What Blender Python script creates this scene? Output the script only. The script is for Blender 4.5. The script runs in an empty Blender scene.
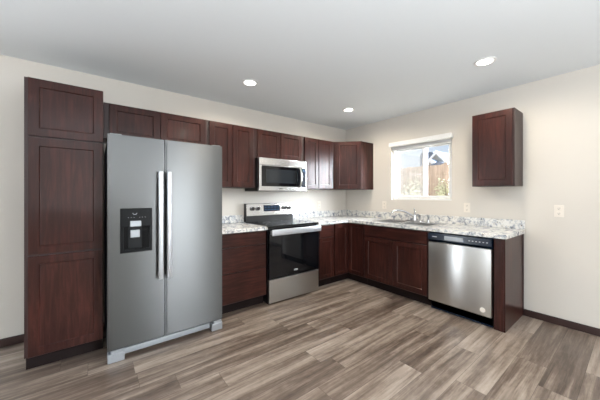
import bpy, bmesh, math, random
from mathutils import Vector, Matrix
random.seed(7)
I = 0.0254                      # everything below is laid out in inches
C = bpy.context.scene.collection

# ------------------------------------------------------------------ camera
cam_d = bpy.data.cameras.new('camera'); cam = bpy.data.objects.new('camera', cam_d); C.objects.link(cam)
cam.location = (-142.748*I, -130.396*I, 50.571*I)
cam.rotation_euler = (math.pi/2, 0, -0.66)
cam_d.sensor_width = 36; cam_d.lens = 264.827/600*36
cam_d.shift_y = -5.09/600
cam_d.clip_start = 0.02; cam_d.clip_end = 400
bpy.context.scene.camera = cam

# ------------------------------------------------------------------ world, sun, exposure
S = bpy.context.scene
S.view_settings.view_transform = 'Standard'; S.view_settings.look = 'None'
S.view_settings.gamma = 1; S.view_settings.exposure = 0.27
S.view_settings.use_curve_mapping = False
w = bpy.data.worlds.new('sky'); S.world = w; w.use_nodes = True
nt = w.node_tree; nt.nodes.clear()
out = nt.nodes.new('ShaderNodeOutputWorld'); bg = nt.nodes.new('ShaderNodeBackground')
tc = nt.nodes.new('ShaderNodeTexCoord'); sp = nt.nodes.new('ShaderNodeSeparateXYZ'); cr = nt.nodes.new('ShaderNodeValToRGB')
nt.links.new(tc.outputs['Generated'], sp.inputs[0]); nt.links.new(sp.outputs[2], cr.inputs[0])
cr.color_ramp.elements[0].position = 0.0; cr.color_ramp.elements[0].color = (.72, .81, .90, 1)
cr.color_ramp.elements[1].position = 0.6; cr.color_ramp.elements[1].color = (.42, .60, .88, 1)
nt.links.new(cr.outputs[0], bg.inputs[0]); bg.inputs[1].default_value = .9
# added sky glow, aimed to mirror in the wall cabinets through the sink window
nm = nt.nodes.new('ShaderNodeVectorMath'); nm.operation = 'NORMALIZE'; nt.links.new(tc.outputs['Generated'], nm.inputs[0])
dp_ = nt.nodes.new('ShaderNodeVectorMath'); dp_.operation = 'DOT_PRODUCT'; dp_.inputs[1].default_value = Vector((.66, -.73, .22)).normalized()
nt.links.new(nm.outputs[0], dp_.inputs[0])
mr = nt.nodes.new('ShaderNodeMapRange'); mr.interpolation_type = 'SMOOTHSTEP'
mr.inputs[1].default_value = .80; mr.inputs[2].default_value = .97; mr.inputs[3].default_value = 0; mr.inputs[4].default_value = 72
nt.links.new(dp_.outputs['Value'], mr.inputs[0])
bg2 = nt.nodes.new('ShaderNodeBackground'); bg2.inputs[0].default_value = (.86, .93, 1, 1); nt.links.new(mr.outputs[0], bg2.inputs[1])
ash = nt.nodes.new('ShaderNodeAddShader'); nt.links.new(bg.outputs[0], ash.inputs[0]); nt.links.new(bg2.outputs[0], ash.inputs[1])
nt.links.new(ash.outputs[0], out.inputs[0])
sun_d = bpy.data.lights.new('sun', 'SUN'); sun = bpy.data.objects.new('sun', sun_d); C.objects.link(sun)
sun_d.energy = 1.2; sun_d.angle = 0.02; sun_d.color = (1, .95, .86)
sun.rotation_euler = Vector((-.42, -.5, .75)).to_track_quat('Z', 'Y').to_euler()

def area(name, loc, direction, sx, sy, energy, color):
    d = bpy.data.lights.new(name, 'AREA'); o = bpy.data.objects.new(name, d); C.objects.link(o)
    d.shape = 'RECTANGLE'; d.size = sx*I; d.size_y = sy*I; d.energy = energy; d.color = color
    o.location = Vector(loc)*I
    o.rotation_euler = (-Vector(direction)).to_track_quat('Z', 'Y').to_euler()
    return o
# daylight lamps outside unseen openings: rear sited for the refrigerator highlight, left window added
area('daylight_rear_door', (-61, -271, 44), (0, 1, 0), 24, 72, 42, (.95, .98, 1))
area('added_left_daylight', (-341, -130, 56), (1, 0, 0), 80, 50, 30, (.95, .98, 1))
area('daylight_patio_door', (-252, 9, 42), (0, -1, 0), 62, 74, 132, (.9, .95, 1))
# added upward fill lamp behind the camera, brightening the ceiling and its bounce
area('added_ceiling_bounce', (-145, -184, 42), (0, 0, 1), 70, 70, 140, (.92, .96, 1))

# ------------------------------------------------------------------ materials
def lin(r, g, b):
    f = lambda c: ((c/255+.055)/1.055)**2.4 if c/255 > .04045 else c/255/12.92
    return (f(r), f(g), f(b), 1)
def mat(name, col, rough=.5, metal=0, **kw):
    m = bpy.data.materials.new(name); m.use_nodes = True
    b = m.node_tree.nodes['Principled BSDF']
    b.inputs['Base Color'].default_value = col; b.inputs['Roughness'].default_value = rough
    b.inputs['Metallic'].default_value = metal
    for k, v in kw.items(): b.inputs[k.replace('_', ' ')].default_value = v
    return m
def N(m, t, **kw):
    n = m.node_tree.nodes.new(t)
    for k, v in kw.items(): setattr(n, k, v)
    return n
def L(m, a, b): m.node_tree.links.new(a, b)
def bsdf(m): return m.node_tree.nodes['Principled BSDF']
def mapped(m, scale, coord='Object'):
    t = N(m, 'ShaderNodeTexCoord'); mp = N(m, 'ShaderNodeMapping')
    mp.inputs['Scale'].default_value = scale
    L(m, t.outputs[coord], mp.inputs[0]); return mp.outputs[0]
def noise(m, vec, scale, detail=4, rough=.6, dist=0):
    n = N(m, 'ShaderNodeTexNoise'); n.inputs['Scale'].default_value = scale
    n.inputs['Detail'].default_value = detail; n.inputs['Roughness'].default_value = rough
    n.inputs['Distortion'].default_value = dist
    L(m, vec, n.inputs['Vector']); return n.outputs['Fac']
def ramp(m, fac, stops):
    r = N(m, 'ShaderNodeValToRGB'); e = r.color_ramp.elements
    e[0].position, e[0].color = stops[0]; e[1].position, e[1].color = stops[-1]
    for p, c in stops[1:-1]:
        q = e.new(p); q.color = c
    L(m, fac, r.inputs[0]); return r.outputs[0]
def bump(m, h, strength, dist=.001):
    b = N(m, 'ShaderNodeBump'); b.inputs['Strength'].default_value = strength; b.inputs['Distance'].default_value = dist
    L(m, h, b.inputs['Height']); L(m, b.outputs[0], bsdf(m).inputs['Normal'])

def paint(name, col, bumpy=.15, rough=.85):
    m = mat(name, col, rough)
    v = mapped(m, (1, 1, 1)); bump(m, noise(m, v, 90, 3), bumpy, .002)
    return m
M_wall = paint('cream_wall_paint', lin(216, 211, 203))
M_ceil = paint('white_ceiling_paint', lin(230, 236, 240), .3)

def wood(name, scale):
    m = mat(name, lin(72, 38, 34), .3); b = bsdf(m)
    v = mapped(m, scale)
    g = noise(m, v, 1.0, 6, .62, .6)
    v2 = mapped(m, (3, 3, 1.6)); g2 = noise(m, v2, 1.5, 3, .5)
    mx = N(m, 'ShaderNodeMath', operation='ADD'); mu = N(m, 'ShaderNodeMath', operation='MULTIPLY'); mu.inputs[1].default_value = .6
    L(m, g2, mu.inputs[0]); L(m, g, mx.inputs[0]); L(m, mu.outputs[0], mx.inputs[1])
    c = ramp(m, mx.outputs[0], [(.5, lin(36, 17, 16)), (.78, lin(52, 27, 23)), (1.0, lin(72, 38, 32))])
    L(m, c, b.inputs['Base Color'])
    b.inputs['Coat Weight'].default_value = .1; b.inputs['Coat Roughness'].default_value = .15; b.inputs['Specular IOR Level'].default_value = .22
    bump(m, g, .05, .001)
    return m
M_wood = wood('dark_cherry_wood_upright_grain', (38, 38, 3.2))
M_woodh = wood('dark_cherry_wood_level_grain', (3.2, 3.2, 38))
M_woodd = mat('dark_toe_kick_wood', lin(26, 16, 15), .6, Specular_IOR_Level=.2)
M_frame = mat('cabinet_frame_wood', lin(48, 26, 24), .42)
M_base = mat('dark_baseboard_wood', lin(50, 30, 27), .4)

def steel(name, col, rough, aniso, tang_axis='Z', rot=0):
    m = mat(name, col, rough, 1.0); b = bsdf(m)
    b.inputs['Anisotropic'].default_value = aniso; b.inputs['Anisotropic Rotation'].default_value = rot
    t = N(m, 'ShaderNodeTangent', direction_type='RADIAL', axis=tang_axis); L(m, t.outputs[0], b.inputs['Tangent'])
    return m
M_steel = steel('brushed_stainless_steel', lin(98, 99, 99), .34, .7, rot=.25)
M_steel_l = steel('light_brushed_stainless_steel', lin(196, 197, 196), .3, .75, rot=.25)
M_satin = mat('satin_aluminium', lin(196, 200, 206), .38, .65)
M_steel_b = steel('bright_stainless_steel', lin(205, 205, 205), .25, .3, rot=.25)
M_chrome = mat('chrome', lin(215, 215, 218), .12, 1.0)
M_grey = mat('grey_enamel', lin(120, 122, 124), .4, .3)
M_silver = mat('silver_plastic', lin(160, 165, 170), .35, .4)
M_black = mat('black_plastic', lin(18, 18, 20), .35)
M_glass = mat('black_glass', lin(10, 12, 16), .06, IOR=1.5)
M_navy = mat('glossy_dark_blue_plastic', lin(12, 26, 44), .2, Specular_IOR_Level=.35)
M_white = mat('white_vinyl', lin(235, 236, 236), .35)
M_plate = mat('white_plate_plastic', lin(232, 225, 215), .35)
M_slot = mat('dark_slot', lin(70, 68, 65), .6)
M_mark = mat('pale_print', lin(205, 208, 212), .5)
M_teal = mat('blue_display', lin(40, 70, 100), .2, Emission_Color=lin(90, 150, 200), Emission_Strength=.12)

# granite-look worktop
M_top = mat('speckled_stone_laminate', lin(225, 222, 215), .22)
v = mapped(M_top, (1, 1, 1))
n1 = noise(M_top, v, 20, 5, .62, .8); c1 = ramp(M_top, n1, [(.34, lin(120, 127, 140)), (.43, lin(182, 186, 192)), (.52, lin(228, 227, 223)), (1, lin(246, 245, 240))])
n2 = noise(M_top, v, 48, 5, .7, 1.2); c2 = ramp(M_top, n2, [(.31, lin(112, 104, 100)), (.38, lin(205, 198, 190)), (.42, (1, 1, 1, 1)), (1, (1, 1, 1, 1))])
mx = N(M_top, 'ShaderNodeMix', data_type='RGBA', blend_type='MULTIPLY'); mx.inputs[0].default_value = 1
L(M_top, c1, mx.inputs[6]); L(M_top, c2, mx.inputs[7]); L(M_top, mx.outputs[2], bsdf(M_top).inputs['Base Color'])

# plank floor: boards run along X
M_floor = mat('wood_look_vinyl_planks', lin(150, 130, 115), .3)
def math_node(m, op, a, b=None):
    n = N(m, 'ShaderNodeMath', operation=op)
    for i, q in enumerate((a, b)):
        if q is None: continue
        if isinstance(q, (int, float)): n.inputs[i].default_value = q
        else: L(m, q, n.inputs[i])
    return n.outputs[0]
m = M_floor
t = N(m, 'ShaderNodeTexCoord'); s = N(m, 'ShaderNodeSeparateXYZ'); L(m, t.outputs['Object'], s.inputs[0])
PW, PL = 7.1*I, 48*I
yy = math_node(m, 'DIVIDE', s.outputs[1], PW); row = math_node(m, 'FLOOR', yy); fy = math_node(m, 'FRACT', yy)
wn = N(m, 'ShaderNodeTexWhiteNoise', noise_dimensions='1D'); L(m, row, wn.inputs['W'])
xx = math_node(m, 'ADD', math_node(m, 'DIVIDE', s.outputs[0], PL), math_node(m, 'MULTIPLY', wn.outputs['Value'], 7.3))
col_ = math_node(m, 'FLOOR', xx); fx = math_node(m, 'FRACT', xx)
cv = N(m, 'ShaderNodeCombineXYZ'); L(m, row, cv.inputs[0]); L(m, col_, cv.inputs[1])
w2 = N(m, 'ShaderNodeTexWhiteNoise', noise_dimensions='3D'); L(m, cv.outputs[0], w2.inputs['Vector'])
rnd = w2.outputs['Value']
# grain coordinate, shifted per board
off = N(m, 'ShaderNodeVectorMath', operation='SCALE'); L(m, w2.outputs['Color'], off.inputs[0]); off.inputs['Scale'].default_value = 40
ad = N(m, 'ShaderNodeVectorMath', operation='ADD'); L(m, t.outputs['Object'], ad.inputs[0]); L(m, off.outputs[0], ad.inputs[1])
def stretched(sc):
    q = N(m, 'ShaderNodeVectorMath', operation='MULTIPLY'); L(m, ad.outputs[0], q.inputs[0]); q.inputs[1].default_value = sc; return q.outputs[0]
gA = noise(m, stretched((.9, 13, 1)), 1, 4, .6, .5)      # broad light / dark bands within a board
gB = noise(m, stretched((4, 90, 1)), 1, 5, .65, .3)       # fine grain
gC = noise(m, stretched((14, 26, 1)), 1, 4, .6, .8)       # mottling
mix1 = math_node(m, 'ADD', math_node(m, 'MULTIPLY', rnd, .30), math_node(m, 'MULTIPLY', gA, 1.25))
mix2 = math_node(m, 'ADD', mix1, math_node(m, 'MULTIPLY', gB, .42))
mix3 = math_node(m, 'ADD', mix2, math_node(m, 'MULTIPLY', gC, .22))
tone = math_node(m, 'SUBTRACT', mix3, .59)
fc = ramp(m, tone, [(.18, lin(82, 69, 61)), (.38, lin(110, 96, 86)), (.51, lin(135, 121, 109)), (.64, lin(158, 144, 132)), (.88, lin(182, 169, 157))])
# seams
e1 = math_node(m, 'LESS_THAN', fy, .016); e2 = math_node(m, 'LESS_THAN', fx, .0022)
seam = math_node(m, 'MAXIMUM', e1, e2)
mxs = N(m, 'ShaderNodeMix', data_type='RGBA'); L(m, math_node(m, 'MULTIPLY', seam, .6), mxs.inputs[0]); L(m, fc, mxs.inputs[6]); mxs.inputs[7].default_value = lin(60, 48, 42)
L(m, mxs.outputs[2], bsdf(m).inputs['Base Color'])
bump(m, gB, .08, .001)

# window glass and insect screen
def see_through(name, tint, amount, rough=0.02):
    m = bpy.data.materials.new(name); m.use_nodes = True; nt = m.node_tree; nt.nodes.clear()
    o = nt.nodes.new('ShaderNodeOutputMaterial'); tr = nt.nodes.new('ShaderNodeBsdfTransparent')
    gl = nt.nodes.new('ShaderNodeBsdfGlossy') if rough < .5 else nt.nodes.new('ShaderNodeBsdfDiffuse')
    gl.inputs['Roughness'].default_value = rough if rough < .5 else 0
    gl.inputs['Color'].default_value = tint
    mx = nt.nodes.new('ShaderNodeMixShader'); mx.inputs[0].default_value = amount
    nt.links.new(tr.outputs[0], mx.inputs[1]); nt.links.new(gl.outputs[0], mx.inputs[2]); nt.links.new(mx.outputs[0], o.inputs[0])
    return m
M_pane = see_through('window_glass', (1, 1, 1, 1), .05)
M_screen = see_through('insect_screen_mesh', lin(215, 215, 212), .22, 1)
M_lens = mat('lamp_lens', (1, 1, 1, 1), .5, Emission_Color=(1, .97, .92, 1), Emission_Strength=6)

# ------------------------------------------------------------------ mesh helpers (inches, world axes)
def bx(bm, x0, x1, y0, y1, z0, z1, bev=0, seg=2):
    x0, x1 = sorted((x0, x1)); y0, y1 = sorted((y0, y1)); z0, z1 = sorted((z0, z1))
    vs = [bm.verts.new((x, y, z)) for x in (x0, x1) for y in (y0, y1) for z in (z0, z1)]
    fs = [(0, 1, 3, 2), (4, 6, 7, 5), (0, 4, 5, 1), (2, 3, 7, 6), (0, 2, 6, 4), (1, 5, 7, 3)]
    f = [bm.faces.new([vs[i] for i in q]) for q in fs]
    if bev > 0:
        es = list({e for q in f for e in q.edges})
        bmesh.ops.bevel(bm, geom=es, offset=bev, segments=seg, affect='EDGES', profile=.5, clamp_overlap=True)
    return bm
def BX(*a, **k): return bx(bmesh.new(), *a, **k)
def prism(bm, pts, axis, a0, a1):
    """extrude a 2D outline along axis ('x','y','z'); pts are the two other coordinates in xyz order"""
    def V(p, a):
        return {'x': (a, p[0], p[1]), 'y': (p[0], a, p[1]), 'z': (p[0], p[1], a)}[axis]
    A = [bm.verts.new(V(p, a0)) for p in pts]; B = [bm.verts.new(V(p, a1)) for p in pts]
    bm.faces.new(A); bm.faces.new(B[::-1])
    for i in range(len(pts)):
        j = (i+1) % len(pts); bm.faces.new((A[i], B[i], B[j], A[j]))
    return bm
def cyl(bm, p, r, h, axis='z', seg=24, r2=None):
    mt = {'z': Matrix(), 'x': Matrix.Rotation(math.pi/2, 4, 'Y'), 'y': Matrix.Rotation(-math.pi/2, 4, 'X')}[axis]
    bmesh.ops.create_cone(bm, cap_ends=True, segments=seg, radius1=r, radius2=r if r2 is None else r2, depth=h, matrix=Matrix.Translation(p) @ mt)
    return bm
def tube(bm, pts, r, seg=12, radii=None):
    pts = [Vector(p) for p in pts]; rings = []
    up = Vector((.13, .31, .94)).normalized()
    for i, p in enumerate(pts):
        d = (pts[min(i+1, len(pts)-1)]-pts[max(i-1, 0)]).normalized()
        u = d.cross(up).normalized(); v2 = d.cross(u).normalized()
        rr = radii[i] if radii else r
        rings.append([bm.verts.new(p+u*math.cos(2*math.pi*k/seg)*rr+v2*math.sin(2*math.pi*k/seg)*rr) for k in range(seg)])
    for a, b in zip(rings, rings[1:]):
        for k in range(seg): bm.faces.new((a[k], a[(k+1) % seg], b[(k+1) % seg], b[k]))
    bm.faces.new(rings[0][::-1]); bm.faces.new(rings[-1])
    return bm
def arc(p0, p1, p2, n=10):
    p0, p1, p2 = map(Vector, (p0, p1, p2))
    return [(1-t)**2*p0+2*t*(1-t)*p1+t*t*p2 for t in [i/n for i in range(n+1)]]

def props(o, label=None, cat=None, group=None, kind=None):
    if label: o['label'] = label
    if cat: o['category'] = cat
    if group: o['group'] = group
    if kind: o['kind'] = kind
    return o
ORG = {}
def thing(name, label, cat, loc, group=None):
    o = bpy.data.objects.new(name, None); C.objects.link(o); o.empty_display_size = .1
    o.location = Vector(loc)*I; ORG[o.name] = Vector(loc)
    return props(o, label, cat, group)
def obj(name, bm, m, parent=None, org=None, smooth=False, label=None):
    """link bm (inch world coordinates) as one mesh object; a child keeps its own origin at its thing's"""
    base = ORG[parent.name] if parent else Vector(org or (0, 0, 0))
    bmesh.ops.recalc_face_normals(bm, faces=bm.faces[:])
    for q in bm.verts: q.co = (q.co-base)*I
    me = bpy.data.meshes.new(name); bm.to_mesh(me); bm.free()
    me.materials.append(m)
    if smooth:
        for p in me.polygons: p.use_smooth = True
        me.set_sharp_from_angle(angle=math.radians(38))
    o = bpy.data.objects.new(name, me); C.objects.link(o)
    if parent:
        o.parent = parent; ORG[o.name] = base
    else:
        o.location = base*I; ORG[o.name] = base
    if label: o['label'] = label
    return o
def struct(name, bm, m): return props(obj(name, bm, m), kind='structure')

# wall frames: side 'A' runs along -X on the back wall, side 'B' along -Y on the right wall.
# a = distance from the room corner, d = distance out from the wall
def bxw(bm, side, a0, a1, d0, d1, z0, z1, bev=0):
    if side == 'A': return bx(bm, -a0, -a1, -d0, -d1, z0, z1, bev)
    return bx(bm, -d0, -d1, -a0, -a1, z0, z1, bev)
def PW_(side, a, d, z): return (-a, -d, z) if side == 'A' else (-d, -a, z)

def shaker(side, a0, a1, z0, z1, d0, rail=2.3, th=.75, tf=None):
    """shaker door: bevelled rim, sloped bead, sunk flat panel, solid back"""
    bm = bmesh.new()
    tf = tf or (lambda a, d, z: PW_(side, a, d, z))
    rings = []
    for ins, d in ((0, 0), (0, th-.08), (.08, th), (rail, th), (rail+.22, th-.32), (rail+.34, th-.34)):
        rings.append([bm.verts.new(tf(a, d0+d, z)) for a, z in ((a0+ins, z0+ins), (a1-ins, z0+ins), (a1-ins, z1-ins), (a0+ins, z1-ins))])
    for r0, r1 in zip(rings, rings[1:]):
        for k in range(4): bm.faces.new((r0[k], r0[(k+1) % 4], r1[(k+1) % 4], r1[k]))
    bm.faces.new(rings[0][::-1]); bm.faces.new(rings[-1])
    return bm
def slab(side, a0, a1, z0, z1, d0, th=.75): return bxw(bmesh.new(), side, a0, a1, d0, d0+th, z0, z1, .09)

def carcass(bm, side, a0, a1, depth, z0, z1): return bxw(bm, side, a0, a1, 0.05, depth, z0, z1, .04)

# ------------------------------------------------------------------ the room
H = 97.2
XL, YR = -330, -262
struct('floor', BX(XL-6, 6, YR-6, 6, -4, 0), M_floor)
struct('ceiling', BX(XL-6, 6, YR-6, 6, H, H+6), M_ceil)
def holed(axis, p0, p1, a0, a1, h0, h1, z0, z1):
    bm = bmesh.new()
    q = (lambda s, e, b, t: bx(bm, p0, p1, s, e, b, t)) if axis == 'x' else (lambda s, e, b, t: bx(bm, s, e, p0, p1, b, t))
    q(a0, h0, 0, H); q(h1, a1, 0, H); q(h0, h1, z1, H)
    if z0 > 0: q(h0, h1, 0, z0)
    return bm
WY0, WY1, WZ0, WZ1 = -71.6, -37.2, 47.7, 79.2
struct('wall_right', holed('x', 0, 5.5, YR, 0, WY0, WY1, WZ0, WZ1), M_wall)
struct('wall_left', holed('x', XL-5.5, XL, YR, 0, -171, -89, 30, 82), M_wall)
struct('wall_rear', holed('y', YR-5.5, YR, XL, 0, -74, -48, 1, 80), M_wall)
def frame_yz(bm, x0, x1, y0, y1, z0, z1, t, bev=.08):
    bx(bm, x0, x1, y0, y1, z0, z0+t, bev); bx(bm, x0, x1, y0, y1, z1-t, z1, bev)
    bx(bm, x0, x1, y0, y0+t, z0+t, z1-t, bev); bx(bm, x0, x1, y1-t, y1, z0+t, z1-t, bev); return bm
def frame_xz(bm, y0, y1, x0, x1, z0, z1, t, bev=.08):
    bx(bm, x0, x1, y0, y1, z0, z0+t, bev); bx(bm, x0, x1, y0, y1, z1-t, z1, bev)
    bx(bm, x0, x0+t, y0, y1, z0+t, z1-t, bev); bx(bm, x1-t, x1, y0, y1, z0+t, z1-t, bev); return bm
# sink window: vinyl slider, left sash outside with screen, right sash inside
w1 = struct('window_1', frame_yz(bmesh.new(), 2.0, 5.2, WY0, WY1, WZ0, WZ1, 1.0), M_white)
ym = (WY0+WY1)/2-1.8
obj('sash', frame_yz(bmesh.new(), 3.7, 4.7, ym-.9, WY1-1.3, WZ0+1.3, WZ1-1.3, 1.15), M_white, w1)
obj('pane', BX(4.1, 4.25, ym+.6, WY1-2.8, WZ0+2.8, WZ1-2.8), M_pane, w1)
obj('sash', frame_yz(bmesh.new(), 2.5, 3.5, WY0+1.3, ym+.9, WZ0+1.3, WZ1-1.3, 1.15), M_white, w1)
obj('pane', BX(2.9, 3.05, WY0+2.8, ym-.6, WZ0+2.8, WZ1-2.8), M_pane, w1)
obj('insect_screen', BX(4.85, 4.9, ym, WY1-1.3, WZ0+1.3, WZ1-1.3), M_screen, w1)
obj('latch', BX(2.0, 2.5, ym+.1, ym+.7, 62, 65, .1), M_white, w1)
# raised blind under its headrail
t = thing('window_blind', 'white horizontal blind drawn up under its headrail above the sink window', 'blind', (-1.4, -55.4, 76.9))
obj('headrail', BX(-3, -.1, -72.6, -37.2, 79.2, 81.6, .15), M_white, t, label='white box-shaped headrail')
bm = bmesh.new()
for k in range(6): bx(bm, 0.1, 1.95, WY0+.4, WY1-.4, 78.9-k*.2, 79.03-k*.2)
obj('slats', bm, M_white, t); obj('bottom_rail', BX(.15, 1.9, WY0+.4, WY1-.4, 77.3, 77.75, .1), M_white, t)
struct('wall_back', holed('y', 0, 5.5, XL-6, 6, -284, -220, 1, 80), M_wall)
# unseen openings outside the frame; the left window is added to admit light
w2_ = struct('window_2', frame_yz(bmesh.new(), XL-4.5, XL-1.5, -171, -89, 30, 82, 2), M_white)
obj('mullion', BX(XL-4, XL-2, -131, -129, 32, 80), M_white, w2_)
d1 = struct('door_1', frame_xz(bmesh.new(), YR-4.5, YR-1.5, -74, -48, 1, 80, 2.2), M_white)
d2 = struct('door_2', frame_xz(bmesh.new(), 1.5, 4.5, -284, -220, 1, 80, 2.2), M_white)
obj('meeting_stile', BX(-253.5, -250.5, 2, 4, 3.2, 77.8), M_white, d2)
def base(x0, x1, y0, y1):
    return BX(x0, x1, y0, y1, 0, 2.8, .2)
bm = bx(bmesh.new(), XL, -284, -.6, 0, 0, 2.8, .2); bx(bm, -220, -158.6, -.6, 0, 0, 2.8, .2)
struct('baseboard_back', bm, M_base)
struct('baseboard_right', base(-.6, 0, YR, -100.2), M_base)
struct('baseboard_left', base(XL, XL+.6, YR, -.6), M_base)
bm = bx(bmesh.new(), XL+.6, -74, YR, YR+.6, 0, 2.8, .2); bx(bm, -48, -.6, YR, YR+.6, 0, 2.8, .2)
struct('baseboard_rear', bm, M_base)

# ------------------------------------------------------------------ cabinets
def cabinet(name, label, side, a0, a1, depth, z0, z1, fronts, group=None, toe=True, cat='cabinet', rail=2.3, body_top=None):
    """fronts: list of (kind, a0, a1, z0, z1)"""
    t = thing(name, label, cat, PW_(side, (a0+a1)/2, depth/2, z0 if not toe else 0), group)
    if toe:
        bm = carcass(bmesh.new(), side, a0, a1, depth, 4.4, body_top or z1)
        if body_top: bxw(bm, side, a0, a1, 22.2, depth, body_top-.1, z1)      # open above: the sink hangs in here
        obj('cabinet_body', bm, M_frame, t)
        obj('toe_kick', bxw(bmesh.new(), side, a0+.02, a1-.02, .1, depth-2.5, 0.02, 4.4), M_woodd, t)
    else:
        obj('cabinet_body', carcass(bmesh.new(), side, a0, a1, depth, z0, z1), M_frame, t)
    for k, b0, b1, c0, c1 in fronts:
        if k == 'door': obj('door', shaker(side, b0, b1, c0, c1, depth, rail), M_wood, t)
        else: obj('drawer_front', slab(side, b0, b1, c0, c1, depth), M_woodh, t)
    return t

# tall pantry
t = cabinet('pantry_cabinet', 'tall dark cherry pantry cabinet with three stacked doors, left of the refrigerator', 'A', 140.5, 158.4, 24, 0, 83.9,
    [('door', 140.6, 157.6, 67.4, 83.8), ('door', 140.6, 157.6, 33.6, 66.9), ('door', 140.6, 157.6, 4.6, 33.1)])
# wall cabinets
UC = 'dark cherry wall cabinets'
cabinet('wall_cabinet', 'wide short two-door dark cherry wall cabinet above the refrigerator', 'A', 103.0, 140.2, 12, 71, 83.9,
    [('door', 122.1, 138.6, 71.3, 83.7), ('door', 104.0, 121.8, 71.3, 83.7)], UC, False)
cabinet('wall_cabinet', 'two-door dark cherry wall cabinet between the refrigerator and the microwave', 'A', 79.3, 102.9, 12, 54, 83.9,
    [('door', 91.5, 102.3, 54.4, 83.7), ('door', 80.6, 91.3, 54.4, 83.7)], UC, False)
cabinet('wall_cabinet', 'short two-door dark cherry wall cabinet right above the microwave', 'A', 48.6, 79.2, 12, 69.2, 83.9,
    [('door', 64.5, 78.2, 69.6, 83.7), ('door', 50.2, 64.2, 69.6, 83.7)], UC, False)
cabinet('wall_cabinet', 'narrow two-door dark cherry wall cabinet between the microwave and the corner cabinet', 'A', 24.1, 48.5, 12, 54, 83.9,
    [('door', 37.4, 47.9, 54.4, 83.7), ('door', 26.2, 37.1, 54.4, 83.7)], UC, False)
cabinet('wall_cabinet', 'single-door dark cherry wall cabinet alone on the right wall beyond the window', 'B', 85.0, 99.8, 12, 54.2, 85.1,
    [('door', 85.2, 99.4, 54.5, 84.9)], UC, False)
# diagonal corner wall cabinet
t = thing('wall_cabinet', 'dark cherry corner wall cabinet with one diagonal door', 'cabinet', (-12, -12, 54), UC)
bm = prism(bmesh.new(), [(-.05, -.05), (-24, -.05), (-24, -12), (-12, -24), (-.05, -24)], 'z', 54, 83.9)
bmesh.ops.bevel(bm, geom=bm.edges[:], offset=.05, segments=1, affect='EDGES')
obj('cabinet_body', bm, M_wood, t)
dl = 12*math.sqrt(2); r2 = 1/math.sqrt(2)
def diag(a, d, z): return (-24+a*r2-d*r2, -12-a*r2-d*r2, z)
obj('door', shaker('A', 1.2, dl-.5, 54.4, 83.7, 0.02, tf=diag), M_wood, t)

# base cabinets
BC = 'dark cherry base cabinets'
cabinet('base_cabinet', 'dark cherry base cabinet with three slab drawers between refrigerator and range', 'A', 80.1, 102.6, 24, 0, 34.5,
    [('drawer', 80.5, 102.2, 28.4, 34.0), ('drawer', 80.5, 102.2, 17.7, 28.0), ('drawer', 80.5, 102.2, 5.0, 17.3)], BC)
cabinet('base_cabinet', 'narrow dark cherry base cabinet with one drawer over one door, right of the range', 'A', 36.1, 49.0, 24, 0, 34.5,
    [('drawer', 36.6, 47.4, 27.6, 34.0), ('door', 36.6, 47.4, 5.0, 27.1)], BC, rail=2.0)
cabinet('base_cabinet', 'wide dark cherry sink base cabinet with two doors below a false drawer front', 'B', 36.1, 72.0, 24, 0, 34.5,
    [('drawer', 36.6, 71.3, 28.2, 34.0), ('door', 36.6, 53.9, 5.0, 27.7), ('door', 54.1, 71.3, 5.0, 27.7)], BC, body_top=28.3)
t = thing('base_cabinet', 'dark cherry corner base cabinet with two doors folding into the corner', 'cabinet', (-18, -18, 0), BC)
Lp = lambda g, e: [(-.05, -.05), (-e, -.05), (-e, -g), (-g, -g), (-g, -e), (-.05, -e)]
obj('cabinet_body', prism(bmesh.new(), Lp(24, 36), 'z', 4.4, 34.5), M_frame, t)
obj('toe_kick', prism(bmesh.new(), Lp(21.5, 35.98), 'z', 0.02, 4.4), M_woodd, t)
obj('door', shaker('A', 24.9, 35.7, 5.0, 34.0, 24.02, 2.0), M_wood, t)
obj('door', shaker('B', 24.9, 35.7, 5.0, 34.0, 24.02, 2.0), M_wood, t)
# end of the run past the dishwasher
t = thing('end_panel', 'dark cherry end panel with front filler closing the counter run beside the dishwasher', 'cabinet panel', (-12, -98, 0))
obj('filler', BX(-24, -23.2, -99.3, -96.4, .02, 34.5, .05), M_wood, t)
obj('side_panel', BX(-23.98, -.05, -99.9, -99.3, .02, 34.5, .05), M_wood, t)
obj('scribe_trim', BX(-.8, -.05, -100.15, -99.9, .02, 34.5), M_frame, t)

# ------------------------------------------------------------------ worktops
def edge_round(bm, r=.35):
    es = [e for e in bm.edges if abs(e.verts[0].co.z-e.verts[1].co.z) < .01 and max(e.verts[0].co.z, e.verts[1].co.z) > 35.9]
    bmesh.ops.bevel(bm, geom=es, offset=r, segments=3, affect='EDGES'); return bm
t = thing('countertop', 'short speckled white and grey countertop between refrigerator and range', 'countertop', (-91, -12, 34.5), 'speckled countertops')
obj('worktop', edge_round(BX(-102.6, -80.0, -25.5, -.1, 34.52, 36)), M_top, t)
obj('backsplash', BX(-102.6, -80.0, -.85, -.06, 36, 39.9, .15), M_top, t)
t = thing('countertop', 'long L-shaped speckled white and grey countertop running around the corner and sink', 'countertop', (-12, -50, 34.5), 'speckled countertops')
bm = bmesh.new()
SX0, SX1, SY0, SY1 = -20.5, -4.5, -69.5, -38.5        # sink cut-out
xs = [-49.2, -25.5, SX0, SX1, -.1]; ys = [-.1, -25.5, SY1, SY0, -100.6]
def solid(i, j):
    if j >= 1 and i == 0: return False
    if j == 2 and i == 2: return False
    return True
vt = {}
def gv(i, j, z):
    k = (i, j, z)
    if k not in vt: vt[k] = bm.verts.new((xs[i], ys[j], z))
    return vt[k]
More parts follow.
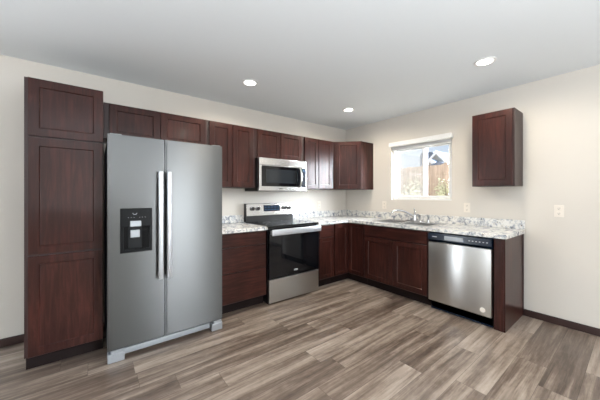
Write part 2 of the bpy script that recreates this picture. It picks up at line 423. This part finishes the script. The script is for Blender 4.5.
for i in range(4):
    for j in range(4):
        if not solid(i, j): continue
        for z in (34.52, 36): bm.faces.new((gv(i, j, z), gv(i+1, j, z), gv(i+1, j+1, z), gv(i, j+1, z)))
        for (a, b, ni, nj) in (((i, j), (i+1, j), i, j-1), ((i, j+1), (i+1, j+1), i, j+1), ((i, j), (i, j+1), i-1, j), ((i+1, j), (i+1, j+1), i+1, j)):
            if not (0 <= ni < 4 and 0 <= nj < 4 and solid(ni, nj)):
                bm.faces.new((gv(*a, 34.52), gv(*b, 34.52), gv(*b, 36), gv(*a, 36)))
es = [e for e in bm.edges if e.verts[0].co.z == 36 and e.verts[1].co.z == 36 and len({round(f.normal.z) if f.normal.length else 9 for f in e.link_faces}) >= 1
      and any(abs(f.verts[0].co.z-f.verts[2].co.z) > .5 or abs(f.verts[0].co.z-f.verts[1].co.z) > .5 for f in e.link_faces)]
bmesh.ops.bevel(bm, geom=es, offset=.3, segments=3, affect='EDGES')
obj('worktop', bm, M_top, t)
bm = bx(bmesh.new(), -49.2, -.06, -.85, -.06, 36, 39.9, .15); obj('backsplash', bm, M_top, t)
obj('backsplash', BX(-.85, -.06, -100.6, -.86, 36, 39.9, .15), M_top, t)

# sink: rim and two bowls
def bowl(bm, x0, x1, y0, y1, depth):
    rr = []
    for ins, z in ((-.0, 36.12), (.3, 35.9), (.5, 36-depth+1), (1.3, 36-depth)):
        rr.append([bm.verts.new((x, y, z)) for x, y in ((x0+ins, y0+ins), (x1-ins, y0+ins), (x1-ins, y1-ins), (x0+ins, y1-ins))])
    for a, b in zip(rr, rr[1:]):
        for k in range(4): bm.faces.new((a[k], a[(k+1) % 4], b[(k+1) % 4], b[k]))
    bm.faces.new(rr[-1])
t = thing('kitchen_sink', 'double-bowl stainless steel drop-in sink set in the countertop under the window', 'sink', (-12, -54, 36))
bm = bmesh.new()
def ringrect(bm, o, i, z0, z1):
    (ox0, ox1, oy0, oy1), (ix0, ix1, iy0, iy1) = o, i
    bx(bm, ox0, ox1, oy0, iy0, z0, z1); bx(bm, ox0, ox1, iy1, oy1, z0, z1); bx(bm, ox0, ix0, iy0, iy1, z0, z1); bx(bm, ix1, ox1, iy0, iy1, z0, z1)
ringrect(bm, (-21.4, -1.6, -70.4, -37.6), (-20.2, -5.6, -69.2, -38.8), 36.02, 36.2)
bx(bm, -20.2, -5.6, -54.5, -53.5, 36.02, 36.2)
obj('rim', bm, M_steel_b, t)
for y0, y1 in ((-69.2, -54.5), (-53.5, -38.8)):
    bm = bmesh.new(); bowl(bm, -20.2, -5.6, y0, y1, 7); b_ = obj('bowl', bm, M_steel_b, t)
    obj('drain', cyl(bmesh.new(), (-12.9, (y0+y1)/2, 29.15), 1.7, .2), M_chrome, b_, smooth=True)
# faucet
t = thing('faucet', 'chrome kitchen faucet with a single lever and low curved spout behind the sink', 'faucet', (-3.6, -54, 36.2))
obj('deck_plate', BX(-4.7, -2.5, -59, -49, 36.22, 36.6, .18), M_chrome, t, smooth=True)
obj('faucet_body', cyl(bmesh.new(), (-3.6, -54, 38), 1.0, 2.9, r2=.8), M_chrome, t, smooth=True)
sp_ = arc((-3.8, -53.8, 38.4), (-6.5, -49.5, 42.4), (-10.2, -46.6, 42.0), 10)+arc((-10.2, -46.6, 42.0), (-11.8, -45.6, 41.8), (-12.2, -45.3, 40.2), 5)[1:]
obj('spout', tube(bmesh.new(), sp_, .5), M_chrome, t, smooth=True)
obj('lever', tube(bmesh.new(), arc((-3.6, -54, 39.3), (-3.4, -54.1, 41.2), (-2.7, -53.2, 43.2), 8), .3, radii=[.75, .7, .6, .5, .42, .38, .36, .36, .34]), M_chrome, t, smooth=True)
t = thing('side_sprayer', 'small chrome side sprayer standing right of the faucet', 'sprayer', (-3.6, -61.5, 36.2))
obj('sprayer_base', cyl(bmesh.new(), (-3.6, -61.5, 36.75), .9, 1.1, r2=.65), M_chrome, t, smooth=True)
obj('spray_head', tube(bmesh.new(), [(-3.6, -61.5, 37.2), (-3.6, -61.5, 38.6), (-3.8, -61.4, 39.4), (-4.4, -61.1, 39.9)], .5, radii=[.38, .45, .55, .42]), M_silver, t, smooth=True)

# ------------------------------------------------------------------ refrigerator
t = thing('refrigerator', 'tall stainless side-by-side refrigerator with a black water dispenser in its left door', 'refrigerator', (-122, -16, 0))
FX0, FX1, FS, FD, FT = -139.7, -104.5, -124.2, -33.4, 68.9
obj('fridge_body', BX(FX0+.15, FX1-.15, -29.4, -2, 1.2, FT-.9, .3), M_grey, t)
def fdoor(x0, x1):
    bm = BX(x0, x1, FD, -29.7, 3.7, FT, .0)
    es = [e for e in bm.edges if all(abs(q.co.y-FD) < .01 for q in e.verts)]
    bmesh.ops.bevel(bm, geom=es, offset=.45, segments=4, affect='EDGES'); return bm
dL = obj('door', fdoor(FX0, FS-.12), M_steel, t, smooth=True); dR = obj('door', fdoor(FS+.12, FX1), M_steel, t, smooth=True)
obj('door_gasket', BX(FX0+.6, FX1-.6, -29.7, -29.4, 4.2, FT-.9), M_black, t)
for d_, hx in ((dL, -125.75), (dR, -123.25)):
    bm = BX(hx-.72, hx+.72, FD-2.2, FD-1.3, 23.3, 58.2, .25)
    bx(bm, hx-.55, hx+.55, FD-1.4, FD+.02, 23.9, 25.6, .15); bx(bm, hx-.55, hx+.55, FD-1.4, FD+.02, 55.9, 57.6, .15)
    obj('handle', bm, M_satin, d_, smooth=True, label='long flat bright steel door handle')
# dispenser: bezel with sunk niche
DX0, DX1, DZ0, DZ1 = -136.6, -128.0, 32.7, 46.4
bm = bmesh.new(); bx(bm, DX0, DX1, FD-.25, FD+.1, 40.6, DZ1, .22)
bx(bm, DX0, DX0+.9, FD-.25, FD+.1, DZ0, 40.7, .1); bx(bm, DX1-.9, DX1, FD-.25, FD+.1, DZ0, 40.7, .1); bx(bm, DX0+.8, DX1-.8, FD-.25, FD+.1, DZ0, 33.7, .1)
dp = obj('water_dispenser', bm, mat('dispenser_black', lin(14, 15, 17), .35, Specular_IOR_Level=.12), dL)
dmesh = [('dispenser_niche', BX(DX0+.8, DX1-.8, FD-.06, FD+.02, 33.5, 40.7), mat('niche_black', lin(5, 5, 6), .5, Specular_IOR_Level=.1))]
for n_, b_, m_ in dmesh: obj(n_, b_, m_, dL)
bm = BX(-134.1, -131.1, FD-.75, FD-.2, 40.7, 42.5, .12); bx(bm, -134.0, -131.5, FD-.9, FD-.1, 37.4, 39.7, .15)
obj('dispenser_paddle', bm, M_silver, dL)
bm = BX(-134.6, -130.9, FD-.3, FD-.1, 34.0, 40.6, .1); obj('dispenser_chute', bm, mat('charcoal_plastic', lin(20, 22, 24), .4, Specular_IOR_Level=.15), dL)
for k in (0, 1, 2, 4, 5, 6): obj('control_mark', BX(-134.6+k*.75, -134.42+k*.75, FD-.29, FD-.24, 43.5, 43.62), M_mark, dL)
bm = tube(bmesh.new(), [(-132.7+.55*math.cos(math.pi*(1.0-k/10))-.1, FD-.28, 44.95-.5*math.sin(math.pi*k/10)) for k in range(11)], .06, 6)
obj('badge', bm, M_mark, dL)
gl = BX(FX0+4.2, FX1-4.2, -31.6, -29.6, .9, 2.7, .2); obj('kick_grille', gl, M_silver, t)
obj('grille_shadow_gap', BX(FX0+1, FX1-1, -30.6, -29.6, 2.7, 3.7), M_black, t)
for x0, x1 in ((FX0, FX0+4.3), (FX1-4.0, FX1)):
    bm = BX(x0, x1, FD+.1, -29.6, .05, 2.7, .2); bx(bm, x0+.8, x1-.3, FD+.25, -29.8, 2.6, 3.55, .15)
    obj('hinge_foot_cover', bm, M_silver, t)
bm = BX(FX0+.5, FX0+3.6, -32.6, -27, FT-.85, FT+.35, .2); bx(bm, FX1-3.6, FX1-.5, -32.6, -27, FT-.85, FT+.35, .2)
bx(bm, FX0+3.6, FX1-3.6, -29.2, -28, FT-.9, FT-.6)
obj('top_hinge_cover', bm, M_grey, t)

# ------------------------------------------------------------------ range
t = thing('kitchen_range', 'freestanding stainless electric range with black glass oven door and rear control panel', 'stove', (-64.6, -13, 0))
RX0, RX1 = -79.8, -49.4
obj('range_body', BX(RX0+.1, RX1-.1, -24.6, -.6, .3, 35.3, .1), M_black, t)
obj('cooktop', BX(RX0, RX1, -26.3, -2.6, 35.4, 36.25, .2), M_glass, t)
obj('cooktop_rim', BX(RX0+.03, RX1-.03, -26.2, -2.7, 35.2, 35.45), M_black, t)
M_burn = mat('burner_print', lin(70, 72, 76), .3)
for x, y, r in ((-72, -19.5, 4.4), (-57.3, -19.5, 3.4), (-72, -8.5, 3.0), (-57.3, -8.5, 3.4)):
    bm = bmesh.new(); q = []
    for rr in (r-.06, r+.06): q.append([bm.verts.new((x+rr*math.cos(k*math.pi/24), y+rr*math.sin(k*math.pi/24), 36.26)) for k in range(48)])
    for k in range(48): bm.faces.new((q[0][k], q[0][(k+1) % 48], q[1][(k+1) % 48], q[1][k]))
    obj('burner_ring', bm, M_burn, t)
dr = obj('oven_door', BX(RX0+.1, RX1-.1, -26.4, -24.7, 11.7, 34.9, .25), M_glass, t)
obj('oven_window', BX(RX0+3.6, RX1-3.6, -26.46, -26.3, 15.5, 29.5, .04), mat('smoked_glass', lin(16, 17, 20), .04), dr)
bm = BX(RX0+.3, RX1-.3, -28.7, -28.0, 31.9, 34.8, .3)
bx(bm, RX0+.6, RX0+2.2, -28.2, -26.3, 32.4, 34.0, .2); bx(bm, RX1-2.2, RX1-.6, -28.2, -26.3, 32.4, 34.0, .2)
obj('handle', bm, M_satin, dr, smooth=True, label='broad bright steel oven handle')
bm = bmesh.new(); tube(bm, [(-64.6+1.15*math.cos(a), -26.47, 14+.42*math.sin(a)) for a in [i*math.pi/10 for i in range(18)]], .07, 6)
bx(bm, -65.4, -63.4, -26.5, -26.42, 13.9, 14.2)
obj('badge', bm, M_mark, dr)
obj('storage_drawer', BX(RX0+.1, RX1-.1, -26.3, -24.7, .6, 11.3, .3), M_steel_l, t, label='stainless drawer below the oven')
# backguard, leaning slightly
bg_ = prism(bmesh.new(), [(-.5, 36.2), (-3.3, 36.2), (-3.1, 40.0), (-2.6, 45.9), (-.5, 45.9)], 'x', RX0, RX1)
bgo = obj('control_backguard', bg_, M_black, t)
obj('steel_fascia', prism(bmesh.new(), [(-3.0, 39.4), (-3.33, 39.4), (-2.8, 45.7), (-2.5, 45.7)], 'x', RX0+.2, RX1-.2), M_steel_b, t)
def fy_(z): return -3.3+(z-40)*.088
obj('display', prism(bmesh.new(), [(fy_(41.5), 41.5), (fy_(41.5)-.1, 41.5), (fy_(44.9)-.1, 44.9), (fy_(44.9), 44.9)], 'x', -69.2, -58.6), M_navy, t)
for k in range(5):
    for z in (42.2, 43.6):
        obj('display_mark', BX(-68.6+k*2.1, -67.6+k*2.1, fy_(z)-.14, fy_(z)-.09, z, z+.35), M_teal, t)
for x in (-76.2, -72.9, -55.6, -52.3):
    bm = cyl(bmesh.new(), (x, fy_(43.2)-.55, 43.2), 1.0, 1.0, 'y', 24, .85); bx(bm, x-.18, x+.18, fy_(43.2)-1.35, fy_(43.2)-1.0, 42.4, 44.0, .05)
    obj('knob', bm, M_black, t, smooth=True)

# ------------------------------------------------------------------ microwave
t = thing('microwave', 'stainless over-the-range microwave with black glass door and curved handle', 'microwave', (-64, -8, 52.4))
MX0, MX1 = -79.1, -49.1
obj('microwave_body', BX(MX0, MX1, -14.2, -.1, 52.5, 69.1, .1), M_black, t)
obj('vent_strip', BX(MX0, MX1, -15.9, -14.25, 65.6, 69.1, .15), M_steel_b, t)
dm = obj('microwave_door', BX(MX0, MX1, -15.9, -14.25, 52.6, 65.5, .15), M_steel_b, t)
obj('door_glass', BX(MX0+1.3, -52.6, -16.0, -15.8, 54.9, 65.2, .05), M_glass, dm)
obj('window_mesh', BX(MX0+3.8, -56.8, -16.04, -15.95, 56.6, 63.6, .03), mat('mesh_glass', lin(34, 38, 42), .12), dm)
obj('control_panel', BX(-52.5, MX1-.7, -16.0, -15.8, 54.9, 65.2, .05), M_navy, t)
bm = bmesh.new(); bx(bm, -52.1, -50.2, -16.05, -15.98, 63.4, 64.4)
obj('clock_display', bm, M_teal, t)
for r_ in range(5):
    for c_ in range(3): obj('key', BX(-52.1+c_*.75, -51.7+c_*.75, -16.03, -15.98, 56+r_*1.3, 56.4+r_*1.3), M_slot, t)
pts = [(-54.6, -15.8, 55.2)]+[(-54.6, -16.2-1.9*math.sin(a), 60-5.2*math.cos(a)) for a in [math.pi*(.08+.84*i/12) for i in range(13)]]+[(-54.6, -15.8, 64.9)]
obj('handle', tube(bmesh.new(), pts, .55, 12), M_steel_b, dm, smooth=True, label='curved bright steel handle')
obj('badge', BX(-67.5, -65.3, -15.97, -15.88, 53.6, 54.0), M_slot, dm)

# ------------------------------------------------------------------ dishwasher
t = thing('dishwasher', 'stainless dishwasher with black control strip under the right end of the countertop', 'dishwasher', (-12, -84.2, 0))
WA0, WA1 = -96.2, -72.3
obj('dishwasher_tub', BX(-23.4, -1, WA0+.2, WA1-.2, .8, 34.3), M_black, t)
dd = obj('door', BX(-25.6, -23.5, WA0+.1, WA1-.1, 4.3, 30.1, .3), M_steel_l, t, smooth=True)
cp = obj('control_panel', prism(bmesh.new(), [(-23.5, 30.3), (-24.7, 30.3), (-25.9, 31.2), (-25.7, 33.9), (-23.5, 34.1)], 'y', WA0+.1, WA1-.1), M_navy, t)
bm = BX(-25.97, -25.7, -86.6, -79.3, 31.5, 33.2, .08); obj('handle_pocket', bm, M_silver, cp)
for k in range(6): obj('control_mark', BX(-25.92, -25.75, -95+k*1.2, -94.5+k*1.2, 32.3, 32.6), M_mark, cp)
obj('badge', BX(-25.92, -25.75, -76.2, -74.2, 32.3, 32.6), M_mark, cp)
obj('round_sticker', cyl(bmesh.new(), (-25.63, -93.2, 6.6), .95, .06, 'x', 28), M_plate, dd, label='small round white sticker')
obj('kick_plate', BX(-23.4, -22.6, WA0+.2, WA1-.2, .1, 4.2, .1), M_navy, t)

# ------------------------------------------------------------------ outlets
def make_plate(two):
    t = thing('wall_outlet', '', 'outlet', (0, 0, 0), 'wall outlet plates')
    obj('cover_plate', BX(-.22, -.02, -1.4, 1.4, -2.3, 2.3, .08), M_plate, t)
    for z in (1.0, -1.0):
        r = obj('socket', BX(-.3, -.2, -.68, .68, z-.62, z+.62, .04), M_plate, t)
        bm = BX(-.32, -.29, -.32, -.22, z-.1, z+.35); bx(bm, -.32, -.29, .2, .3, z-.1, z+.28); cyl(bm, (-.3, 0, z-.35), .13, .04, 'x', 10)
        obj('socket_slots', bm, M_slot, r)
    return t
def copy_tree(o, parent=None):
    c = o.copy(); C.objects.link(c); c.parent = parent
    for ch in list(o.children): copy_tree(ch, c)
    return c
pl = make_plate(True)
spots = [((0, -110.8, 44.3), 0, 'white outlet plate on the bare right wall, past the end of the countertop'),
         ((0, -32.3, 44.2), 0, 'pale outlet plate above the backsplash, just left of the sink window'),
         ((0, -78.6, 44.4), 0, 'pale outlet plate above the backsplash, between window and right-wall cabinet'),
         ((-25.8, 0, 44.0), -math.pi/2+math.pi, 'white outlet plate on the back wall, between the range and the corner')]
for k, (p, rz, lb) in enumerate(spots):
    o = pl if k == 0 else copy_tree(pl)
    o.location = Vector(p)*I; o.rotation_euler = (0, 0, rz); o['label'] = lb

# ------------------------------------------------------------------ recessed ceiling lights
rl = thing('recessed_light', '', 'ceiling light', (0, 0, 0), 'recessed ceiling lights')
bm = bmesh.new(); n = 40
rg = [[bm.verts.new((r*math.cos(2*math.pi*k/n), r*math.sin(2*math.pi*k/n), z)) for k in range(n)] for r, z in ((3.3, -.02), (3.2, -.3), (2.5, -.35), (2.3, -.1))]
for a, b in zip(rg, rg[1:]):
    for k in range(n): bm.faces.new((a[k], a[(k+1) % n], b[(k+1) % n], b[k]))
obj('trim_ring', bm, M_white, rl, smooth=True)
obj('lens', cyl(bmesh.new(), (0, 0, -.15), 2.35, .12, seg=40), M_lens, rl)
ld = bpy.data.lights.new('downlight', 'SPOT'); ld.energy = 42; ld.spot_size = math.radians(172); ld.spot_blend = .5; ld.shadow_soft_size = 2.2*I; ld.color = (1, .88, .72)
lo = bpy.data.objects.new('lamp', ld); C.objects.link(lo); lo.parent = rl; lo.location = (0, 0, -.5*I)
lab = ['recessed ceiling light nearest the refrigerator, above the range side', 'small recessed ceiling light deepest in the corner',
       'recessed ceiling light at the right, nearest the single wall cabinet', 'recessed ceiling light overhead, in front of the sink side']
for k, p in enumerate(((-91.8, -30.9), (-33, -32.3), (-35, -96.9), (-92, -97))):
    o = rl if k == 0 else copy_tree(rl)
    o.location = Vector((p[0], p[1], H))*I; o['label'] = lab[k]

# ------------------------------------------------------------------ outside the window
M_ground = mat('dry_ground', lin(150, 136, 112), .9)
v = mapped(M_ground, (1, 1, 1)); L(M_ground, ramp(M_ground, noise(M_ground, v, 4, 6, .7), [(.3, lin(140, 125, 98)), (.7, lin(196, 184, 160))]), bsdf(M_ground).inputs[0])
struct('ground', BX(6.5, 900, -500, 700, -14, -10), M_ground)
M_cedar = mat('cedar_boards', lin(196, 140, 100), .8)
v = mapped(M_cedar, (6, 6, .8)); L(M_cedar, ramp(M_cedar, noise(M_cedar, v, 2, 5), [(.3, lin(160, 138, 120)), (.7, lin(192, 168, 148))]), bsdf(M_cedar).inputs[0])
t = thing('wooden_fence', 'tan cedar board fence standing outside beyond the sink window', 'fence', (150, 20, -10))
bm = bmesh.new(); y = -80.0
while y < 130:
    zt = 83+random.uniform(-.5, .5)+(y-20)*-.01
    bx(bm, 150, 150.8, y, y+5.5, -9.9, zt); y += 5.75
obj('boards', bm, M_cedar, t)
bm = bmesh.new()
for z in (4, 38, 72): bx(bm, 150.9, 152.4, -80, 130, z, z+3.4)
obj('rails', bm, M_cedar, t)
for y in (-75, -5, 65, 125): obj('post', BX(151, 154.5, y, y+3.5, -9.9, 85), M_cedar, t)
# neighbouring house with gable, lower gable and dark roofs
M_sid = mat('pale_siding', lin(176, 174, 168), .8); M_roof = mat('dark_blue_grey_shingles', lin(100, 112, 130), .9)
t = thing('neighbour_house', 'pale sided gabled house with blue-grey roof rising behind the fence', 'house', (360, 60, -10))
def gable(x0, x1, yc, half, ze, zp, wall_mat=M_sid, roof_mat=M_roof):
    obj('gable_wall', prism(bmesh.new(), [(yc-half, -9.9), (yc-half, ze), (yc, zp), (yc+half, ze), (yc+half, -9.9)], 'x', x0, x1), wall_mat, t)
    sl = (zp-ze)/half; o = 2.5
    for s_ in (-1, 1):
        obj('roof_slope', prism(bmesh.new(), [(yc, zp+.2), (yc+s_*(half+o), ze-sl*o+.2), (yc+s_*(half+o), ze-sl*o+3.5), (yc, zp+3.5)], 'x', x0-3, x1), roof_mat, t)
        obj('bargeboard', prism(bmesh.new(), [(yc, zp-1.5), (yc+s_*(half+o), ze-sl*o-1.5), (yc+s_*(half+o), ze-sl*o+3.7), (yc, zp+3.7)], 'x', x0-4.4, x0-3), M_white, t)
gable(300, 520, 74.5, 19, 98, 119)
gable(280, 299.5, 75, 8, 97, 104)
obj('lower_roof', prism(bmesh.new(), [(20, 86), (30, 92), (45, 97.6), (60, 93), (70, 86)], 'x', 240, 272), M_roof, t)
obj('main_roof', prism(bmesh.new(), [(94, 90), (94, 124), (97, 127), (116, 127), (119, 124), (119, 90)], 'x', 330, 520), M_roof, t)
# shrubs in front of the fence
M_leaf = mat('pale_dry_leaves', lin(176, 172, 138), .8); M_twig = mat('grey_twigs', lin(120, 106, 92), .8)
def shrub(x, y, r, h, label):
    t = thing('garden_shrub', label, 'shrub', (x, y, -10), 'shrubs by the fence')
    rnd_ = random.Random(int(x*7+y)); bt = bmesh.new(); bl = bmesh.new()
    for k in range(16):
        a = rnd_.uniform(0, 6.28); rr = r*rnd_.uniform(.3, 1)
        tip = Vector((x+rr*math.cos(a), y+rr*math.sin(a), -10+h*rnd_.uniform(.7, 1)))
        pts = arc((x, y, -9.8), (x+rr*.3*math.cos(a), y+rr*.3*math.sin(a), -10+h*.5), tip, 6)
        tube(bt, pts, .5, 5, radii=[.9, .8, .7, .6, .5, .4, .25])
        for j in range(120):
            p = pts[rnd_.randint(2, 6)]+Vector((rnd_.gauss(0, 3), rnd_.gauss(0, 3), rnd_.gauss(0, 4)))
            u = Vector((rnd_.gauss(0, 1), rnd_.gauss(0, 1), rnd_.gauss(0, 1))).normalized()*1.5; w_ = u.orthogonal().normalized()*.7
            bl.faces.new([bl.verts.new(q) for q in (p-u, p+w_, p+u, p-w_)])
    obj('stems', bt, M_twig, t); obj('foliage', bl, M_leaf, t)
shrub(122, -20, 15, 78, 'pale dry shrub outside, seen through the right-hand window pane')
shrub(116, 13, 12, 70, 'pale dry shrub outside, behind the middle stile of the window')
shrub(118, 44, 15, 78, 'pale dry shrub outside, seen through the screened left-hand window pane')
